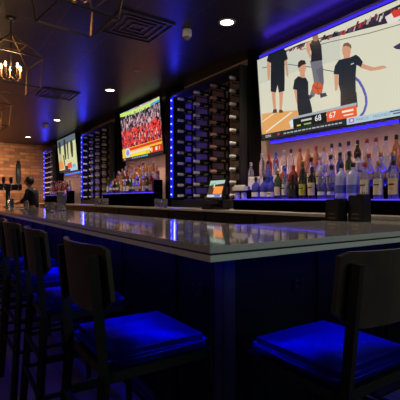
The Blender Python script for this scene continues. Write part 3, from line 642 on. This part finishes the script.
def glass(x, y, z, r, h, label, group, r2=None):
    r2 = r2 or r*.8
    g = MB().lathe([(0, 0), (r2, 0), (r, h), (r-.003, h), (r2-.003, .008), (0, .008)], 16).build('drinking_glass', M['clear'], None, (x, y, z)); return tag(g, label, 'glass', group)
for i, px in enumerate((156.5, 161, 165.5)):
    glass(x_at(px, 3.10), 3.10, 1.10, .04, .14, 'clear pint glass on the stone ledge left of the till, %s of three' % ['leftmost', 'middle', 'rightmost'][i], 'pint glasses on the ledge')
for i, (px, y) in enumerate(((60, 1.5), (63.5, 1.58))):
    glass(x_at(px, y), y, 1.07, .045, .27 if i == 0 else .22, ['tall clear glass vase on the bar before the farthest television', 'shorter clear glass vase right behind the tall one on the bar'][i], 'clear vases on the bar')
for i, px in enumerate((26, 48, 52)):
    glass(x_at(px, 1.25), 1.25, 1.07, .04, .13, ['clear glass on the bar in front of the bartender', 'clear glass on the far bar, left one of a pair', 'clear glass on the far bar, right one of a pair'][i], 'glasses on the far bar')
mn = MB().box(-.15, .15, -.11, .11, 0, .004).build('paper_menu', M['paper'], None, (-7.6, 1.25, 1.07)); tag(mn, 'pale paper menu lying on the bar near the beer taps', 'menu')
for i, px in enumerate((96, 99.5, 103.5, 107)):
    glass(x_at(px, 3.08), 3.08, 1.10, .038, .15, 'clear glass on the ledge below the middle wine rack, %s from the left' % ordw(i), 'glasses below the middle rack')

# beer tap tower
tp = thing('beer_tower', 'chrome beer tower with a dark cross tube and tall tap handles', 'beer tower', (x_at(8, 1.30), 1.30, 1.07), PI/2)
MB().lathe([(0, 0), (.09, 0), (.09, .015), (.05, .02), (.045, .03), (.045, .36), (0, .36)], 18).build('column', M['chrome'], tp)
MB().lathe([(0, 0), (.09, 0), (.09, .015), (.05, .02), (.045, .03), (.045, .36), (0, .36)], 18, mx=Matrix.Translation((-.4, 0, 0))).build('column', M['chrome'], tp)
MB().tube((-.58, 0, .42), (.26, 0, .42), .065, 16).build('cross_tube', M['tap_tube'], tp)
for i in range(6):
    x = .18-i*.14
    f = MB().tube((x, -.05, .42), (x, -.12, .42), .014).tube((x, -.12, .43), (x, -.14, .34), .012).tube((x, -.12, .42), (x, -.12, .48), .010).build('faucet', M['chrome'], tp)
    hgt = .42 if i == 0 else .14
    MB().lathe([(0, .48), (.014, .48), (.03 if i else .045, .52), (.034 if i else .055, .48+hgt*.6), (.028 if i else .045, .48+hgt), (0, .48+hgt)], 12, mx=Matrix.Translation((x, -.12, 0))).build('tap_handle', M['greymetal'] if i == 0 else M['plastic'], f)
    if i == 0: MB().sphere((x, -.12, .48+hgt+.03), .04, (1, 1, 1.1)).build('knob', M['leather'], f)

# ------------------------------------------------------------ bar stools
def make_stool(label, loc, rz, group):
    t = thing('bar_stool', label, 'bar stool', loc, rz, group)
    hw, hd = .205, .20; zs = .735
    # cushion
    b = bmesh.new(); bmesh.ops.create_cube(b, size=1)
    bmesh.ops.scale(b, vec=(hw*2, hd*2, .055), verts=b.verts); bmesh.ops.bevel(b, geom=b.edges[:], offset=.022, segments=4, affect='EDGES')
    bmesh.ops.subdivide_edges(b, edges=b.edges[:], cuts=2, use_grid_fill=True)
    for v in b.verts:
        if v.co.z > .02: v.co.z += .010*(1-(v.co.x/hw)**2)*(1-(v.co.y/hd)**2)
    bmesh.ops.translate(b, vec=(0, 0, zs-.0275), verts=b.verts)
    m = MB(); m._merge(b, True); m.build('seat', M['seat'], t)
    f = MB(); z0, z1 = zs-.085, zs-.052
    f.box(-hw-.004, hw+.004, -hd-.004, -hd+.018, z0, z1, .002).box(-hw-.004, hw+.004, hd-.018, hd+.004, z0, z1, .002).box(-hw-.004, -hw+.018, -hd, hd, z0, z1, .002).box(hw-.018, hw+.004, -hd, hd, z0, z1, .002)
    f.box(-hw+.01, hw-.01, -hd+.01, hd-.01, z1-.008, z1)
    f.build('seat_frame', M['blackmetal'], t)
    for s in (-1, 1):
        MB().bar((s*(hw-.006), hd-.01, z1), (s*(hw+.02), hd+.02, 0), .024, .024).build('leg', M['blackmetal'], t)
        MB().bar((s*(hw+.02), -hd-.05, 0), (s*(hw-.012), -hd-.010, zs-.06), .026, .03).bar((s*(hw-.012), -hd-.010, zs-.062), (s*(hw-.016), -hd-.045, 1.06), .024, .028).build('leg', M['blackmetal'], t)
        MB().bar((s*(hw+.012), hd+.01, .30), (s*(hw+.012), -hd-.03, .30), .018).build('stretcher', M['blackmetal'], t)
        MB().bar((s*(hw+.005), hd+.006, .48), (s*(hw+.005), -hd-.024, .48), .018).build('stretcher', M['blackmetal'], t)
    MB().bar((-hw-.012, -hd-.034, .30), (hw+.012, -hd-.034, .30), .018).build('stretcher', M['blackmetal'], t)
    MB().bar((-hw-.008, -hd-.026, .48), (hw+.008, -hd-.026, .48), .018).build('stretcher', M['blackmetal'], t)
    MB().bar((-hw-.012, hd+.012, .30), (hw+.012, hd+.012, .30), .03, .018).build('footrest', M['blackmetal'], t)
    # curved wooden backrest
    b = bmesh.new(); n = 14; W = .226; zt, zb = 1.092, .865; th_ = .016; nz = 6
    grid = {}
    for side in (0, 1):
        for i in range(n+1):
            u = -1+2*i/n
            for j in range(nz+1):
                q = j/nz
                e = abs(u); lo = zb+(.05*max(0, (e-.6)/.4)**2); hi = zt-(.012*max(0, (e-.88)/.12)**2)
                z = lo+(hi-lo)*q
                y = -hd-.030-.035*((z-.735)/.325)+.050*u*u+.010*(q)**2*0+(0 if side == 0 else th_)
                grid[side, i, j] = b.verts.new((u*W, y, z))
    for side in (0, 1):
        for i in range(n):
            for j in range(nz):
                q = (grid[side, i, j], grid[side, i+1, j], grid[side, i+1, j+1], grid[side, i, j+1]); b.faces.new(q if side == 0 else q[::-1])
    for i in range(n):
        for j in (0, nz): b.faces.new((grid[0, i, j], grid[0, i+1, j], grid[1, i+1, j], grid[1, i, j]))
    for j in range(nz):
        for i in (0, n): b.faces.new((grid[0, i, j], grid[0, i, j+1], grid[1, i, j+1], grid[1, i, j]))
    bmesh.ops.recalc_face_normals(b, faces=b.faces)
    m = MB(); m._merge(b, False); m.build('backrest', M['wood'], t)
    return t
GL = 'bar stools along the long counter run'; GR = 'bar stools along the short counter run'
names = ['nearest', 'second', 'third', 'fourth', 'fifth', 'sixth', 'seventh', 'eighth', 'ninth']
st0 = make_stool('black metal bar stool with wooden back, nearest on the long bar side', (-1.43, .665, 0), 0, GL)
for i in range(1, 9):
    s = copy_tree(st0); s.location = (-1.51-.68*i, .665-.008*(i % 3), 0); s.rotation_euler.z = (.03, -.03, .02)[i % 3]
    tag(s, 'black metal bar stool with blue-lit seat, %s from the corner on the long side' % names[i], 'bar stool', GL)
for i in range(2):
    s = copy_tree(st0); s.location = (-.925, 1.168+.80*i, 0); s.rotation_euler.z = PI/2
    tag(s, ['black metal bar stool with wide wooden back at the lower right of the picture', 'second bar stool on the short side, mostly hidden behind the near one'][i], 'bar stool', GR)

# ------------------------------------------------------------ ceiling things
def downlight(x, y, label, e=40, group='recessed lights in a line over the bar'):
    t = thing('recessed_light', label, 'ceiling light', (x, y, CEIL), 0, group)
    MB().lathe([(.075, -.002), (.078, -.010), (.10, -.010), (.105, 0), (.075, 0)], 20).build('trim_ring', M['trimw'], t)
    MB().lathe([(0, -.006), (.078, -.006), (.078, 0), (0, 0)], 20).build('lens', M['spot'], t)
    lamp('bulb', 'SPOT', (0, 0, -.03), e, (1.0, .78, .55), parent=t, spot_size=math.radians(120), spot_blend=.8, shadow_soft_size=.08)
for i, (px, py, e) in enumerate([(227, 22, 170), (110, 90, 140), (57, 120, 130), (28, 137, 150)]):
    d = ray(px, py); s = (CEIL-CZ)/d.z
    downlight(d.x*s, d.y*s, ['nearest bright recessed ceiling light above the near wine rack', 'recessed ceiling light left of the middle television', 'recessed ceiling light before the farthest television', 'farthest recessed ceiling light just before the brick wall'][i], e)
downlight(-.9, 2.95, 'recessed ceiling light over the near end of the bar', 40)

def vent(px, py, half, label):
    d = ray(px, py); s = (CEIL-CZ)/d.z
    t = thing('ceiling_vent', label, 'air vent', (d.x*s, d.y*s, CEIL), 0, 'square ceiling vents')
    MB().box(-half, half, -half, half, -.004, 0).build('backing', M['black'], t)
    for k in range(4):
        a = half*(1-k*.24); b_ = a-.022
        f = MB(); 
        for (x0, x1, y0, y1) in ((-a, a, -a, -b_), (-a, a, b_, a), (-a, -b_, -b_, b_), (b_, a, -b_, b_)): f.box(x0, x1, y0, y1, -.022+.002*k, -.004)
        f.build('frame' if k == 0 else 'louver', M['ventmetal'], t)
M['ventmetal'] = mat('vent_metal', (0.035, 0.03, 0.035), 0.4, noise=0.1)
vent(137, 27, .34, 'square louvered ceiling vent right of the upper pendant')
vent(58, 94, .34, 'square louvered ceiling vent above the brick end, farther one')
d = ray(187, 30); s = (CEIL-CZ)/d.z
t = thing('security_camera', 'white dome security camera on the ceiling', 'security camera', (d.x*s, d.y*s, CEIL))
MB().lathe([(0, 0), (.055, 0), (.058, -.02), (.058, -.075), (.05, -.085), (0, -.085)], 20).build('housing', M['white'], t)
MB().lathe([(.045, -.085), (.042, -.10), (.025, -.122), (0, -.128)], 18).build('dome', M['smoke'] if 'smoke' in M else mat('smoked_dome', (.25, .22, .2), .15, noise=.05), t)
for (px, py, l, c) in [(137, 70.5, 'small pale sprinkler plate on the ceiling between two recessed lights', 'sprinkler'), (38.5, 130.5, 'tiny sprinkler plate on the ceiling near the brick wall', 'sprinkler')]:
    d = ray(px, py); s = (CEIL-CZ)/d.z
    o = MB().lathe([(0, 0), (.05, 0), (.05, -.006), (.02, -.012), (.012, -.03), (0, -.03)], 14).build('sprinkler_head', M['trimw'], None, (d.x*s, d.y*s, CEIL)); tag(o, l, c, 'sprinkler plates')
d = ray(45.5, 124.5); s = (CEIL-CZ)/d.z
t = thing('security_camera', 'small white dome camera on the far ceiling near the farthest television', 'security camera', (d.x*s, d.y*s, CEIL))
MB().lathe([(0, 0), (.09, 0), (.09, -.03), (0, -.03)], 18).build('housing', M['white'], t); MB().lathe([(.075, -.03), (.06, -.08), (0, -.10)], 16).build('dome', M['white'], t)

# pendants: open lantern cages with candle bulbs
def chandelier(x, y, zb, zs, zt, za, wb, ws, wt, label, rz, e=2.5, dz=0):
    t = thing('lantern_pendant', label, 'pendant light', (x, y, 0), rz, 'lantern pendants over the bar')
    def ring(h, z, r):
        m = MB(); p = [(h, h), (-h, h), (-h, -h), (h, -h)]
        for i in range(4): m.bar((p[i][0], p[i][1], z), (p[(i+1) % 4][0], p[(i+1) % 4][1], z), r, r)
        return m
    ring(wb, zb, .014).build('bottom_frame', M['darkbronze'], t)
    ring(ws, zs, .014).build('shoulder_frame', M['darkbronze'], t)
    ring(wt, zt, .012).build('top_frame', M['bronze'], t)
    for sx, sy in ((1, 1), (-1, 1), (-1, -1), (1, -1)):
        MB().bar((sx*wb, sy*wb, zb), (sx*ws, sy*ws, zs), .014).bar((sx*ws, sy*ws, zs), (sx*wt, sy*wt, zt), .014).bar((sx*wt, sy*wt, zt), (0, 0, za), .010).build('corner_bar', M['bronze'], t)
    zc = zb+dz
    MB().tube((0, 0, zc+.12), (0, 0, CEIL), .006).sphere((0, 0, za), .016).sphere((0, 0, zc+.12), .02).lathe([(0, CEIL-.03), (.05, CEIL-.025), (.06, CEIL), (0, CEIL)], 14).build('stem', M['darkbronze'], t)
    for k in range(5):
        a = 2*PI*k/5+.4; r = .105; cx, cy = r*math.cos(a), r*math.sin(a)
        am = MB().tube((0, 0, zc+.13), (cx*.6, cy*.6, zc+.09), .005).tube((cx*.6, cy*.6, zc+.09), (cx, cy, zc+.12), .005).lathe([(0, zc+.118), (.02, zc+.122), (.022, zc+.13), (0, zc+.13)], 10, mx=Matrix.Translation((cx, cy, 0))).build('arm', M['bronze'], t)
        cn = MB().tube((cx, cy, zc+.13), (cx, cy, zc+.215), .010).build('candle', M['candle'], am)
        MB().lathe([(0, 0), (.009, .004), (.014, .022), (.010, .045), (0, .065)], 10, mx=Matrix.Translation((cx, cy, zc+.215))).build('bulb', M['flame'], cn)
    lamp('candle_light', 'POINT', (0, 0, zc+.24), e, (1.0, .6, .3), parent=t, shadow_soft_size=.1)
def at(px, z, D): k = (px-200)/400; return ((FX+RX*k)*D, (FY+RY*k)*D)
x, y = at(77, 0, 3.2); chandelier(x, y, 2.67, 2.93, 3.06, 3.15, .235, .27, .13, 'open lantern pendant at the upper left, nearest one', math.radians(8), 5, .07)
x, y = at(11, 0, 4.55); chandelier(x, y, 2.50, 2.83, 2.99, 3.12, .24, .27, .13, 'open lantern pendant with glowing candle bulbs at the left edge', math.radians(8), 8)
x, y = at(-11, 0, 6.6); chandelier(x, y, 2.44, 2.79, 2.95, 3.08, .24, .27, .13, 'farther lantern pendant cut by the left edge', math.radians(8), 8)

# ------------------------------------------------------------ bartender
def skinmesh(name, verts, edges, radii, m, parent=None, sub=2, root=0):
    me = bpy.data.meshes.new(name); me.from_pydata(verts, edges, []); o = bpy.data.objects.new(name, me); C.objects.link(o)
    md = o.modifiers.new('s', 'SKIN'); md.use_smooth_shade = True
    for i, r_ in enumerate(radii):
        sv = me.skin_vertices[0].data[i]; sv.radius = r_ if isinstance(r_, tuple) else (r_, r_); sv.use_root = (i == root)
    ss = o.modifiers.new('u', 'SUBSURF'); ss.levels = sub; ss.render_levels = sub
    me.materials.append(m)
    if parent: o.parent = parent
    return o
def apply_mods(o):
    bpy.context.view_layer.update()
    me = bpy.data.meshes.new_from_object(o.evaluated_get(bpy.context.evaluated_depsgraph_get())); o.modifiers.clear(); o.data = me
    for p in me.polygons: p.use_smooth = True
pr = thing('person', 'bartender in dark clothes leaning forward behind the far end of the bar', 'person', (x_at(34, 2.15), 2.15, 0), math.radians(-34))
# local: faces -y
V = [(0, 0, .98), (0, .0, 1.15), (0, -.03, 1.32), (0, -.07, 1.46), (0, -.10, 1.54), (0, -.13, 1.60), (0, -.145, 1.68), (0, -.14, 1.755),
     (.11, -.0, .92), (.12, -.02, .50), (.12, .02, .09), (.13, -.12, .035),
     (-.11, -.0, .92), (-.12, -.02, .50), (-.12, .02, .09), (-.13, -.12, .035),
     (.18, -.06, 1.43), (.25, -.12, 1.20), (.18, -.34, 1.13), (.165, -.40, 1.125),
     (-.18, -.06, 1.43), (-.25, -.12, 1.20), (-.14, -.34, 1.13), (-.12, -.40, 1.125)]
E = [(0, 1), (1, 2), (2, 3), (3, 4), (4, 5), (5, 6), (6, 7), (0, 8), (8, 9), (9, 10), (10, 11), (0, 12), (12, 13), (13, 14), (14, 15), (3, 16), (16, 17), (17, 18), (18, 19), (3, 20), (20, 21), (21, 22), (22, 23)]
R = [(.16, .11), (.14, .10), (.17, .11), (.13, .09), .055, .06, (.085, .10), (.06, .07), .085, .058, .04, .035, .085, .058, .04, .035, .06, .046, .034, .03, .06, .046, .034, .03]
body = skinmesh('body', V, E, R, M['skin'], pr); apply_mods(body)
# fingers on each hand, joined to the body surface
for sx, hx in ((1, .165), (-1, -.12)):
    for q in range(5):
        dx = (-.026+.014*q); ln = (.045, .066, .074, .068, .054)[q]
        if q == 0: pts = [(hx-sx*.02, -.40, 1.125), (hx-sx*.045, -.425, 1.118), (hx-sx*.055, -.445, 1.108)]
        else: pts = [(hx+sx*dx, -.415, 1.125), (hx+sx*dx*1.2, -.415-ln*.6, 1.122), (hx+sx*dx*1.2, -.415-ln, 1.100)]
        f = skinmesh('finger', pts, [(0, 1), (1, 2)], [.011, .0095, .008], M['skin'], pr, 1); apply_mods(f); f['label'] = 'finger resting on the work top'
# clothing
Vs = [(0, 0, .96), (0, .0, 1.15), (0, -.03, 1.32), (0, -.07, 1.46), (0, -.10, 1.52), (.18, -.06, 1.43), (.25, -.12, 1.22), (.215, -.25, 1.16), (-.18, -.06, 1.43), (-.25, -.12, 1.22), (-.19, -.25, 1.16)]
sh = skinmesh('shirt', Vs, [(0, 1), (1, 2), (2, 3), (3, 4), (3, 5), (5, 6), (6, 7), (3, 8), (8, 9), (9, 10)], [(.18, .13), (.16, .12), (.20, .14), (.17, .13), .085, .085, .062, .052, .085, .062, .052], M['shirt'], pr); apply_mods(sh)
tr = skinmesh('trousers', [(0, 0, 1.0), (.11, 0, .90), (.12, -.02, .5), (.12, .02, .1), (-.11, 0, .90), (-.12, -.02, .5), (-.12, .02, .1)], [(0, 1), (1, 2), (2, 3), (0, 4), (4, 5), (5, 6)], [(.17, .125), .10, .075, .06, .10, .075, .06], M['trousers'], pr); apply_mods(tr)
hm = MB().sphere((0, -.115, 1.705), .115, (.88, 1.0, 1.05), 16)
for v in list(hm.bm.verts):
    if v.co.y < -.165 and v.co.z < 1.75: v.co.y = -.16
hm.build('hair', M['hair'], pr)
hd_ = MB().sphere((0, -.155, 1.675), .088, (.86, .95, 1.2), 16).sphere((0, -.245, 1.665), .013, (1, 1.2, 1.6), 8).sphere((.08, -.14, 1.665), .018, (.5, 1, 1.5), 8).sphere((-.08, -.14, 1.665), .018, (.5, 1, 1.5), 8); hd_.build('face', M['skin'], pr)
ey = MB().sphere((.03, -.232, 1.69), .009, (1, .6, .7), 8).sphere((-.03, -.232, 1.69), .009, (1, .6, .7), 8).box(-.022, .022, -.243, -.232, 1.627, 1.633); ey.build('eyes_and_mouth', M['hair'], pr)
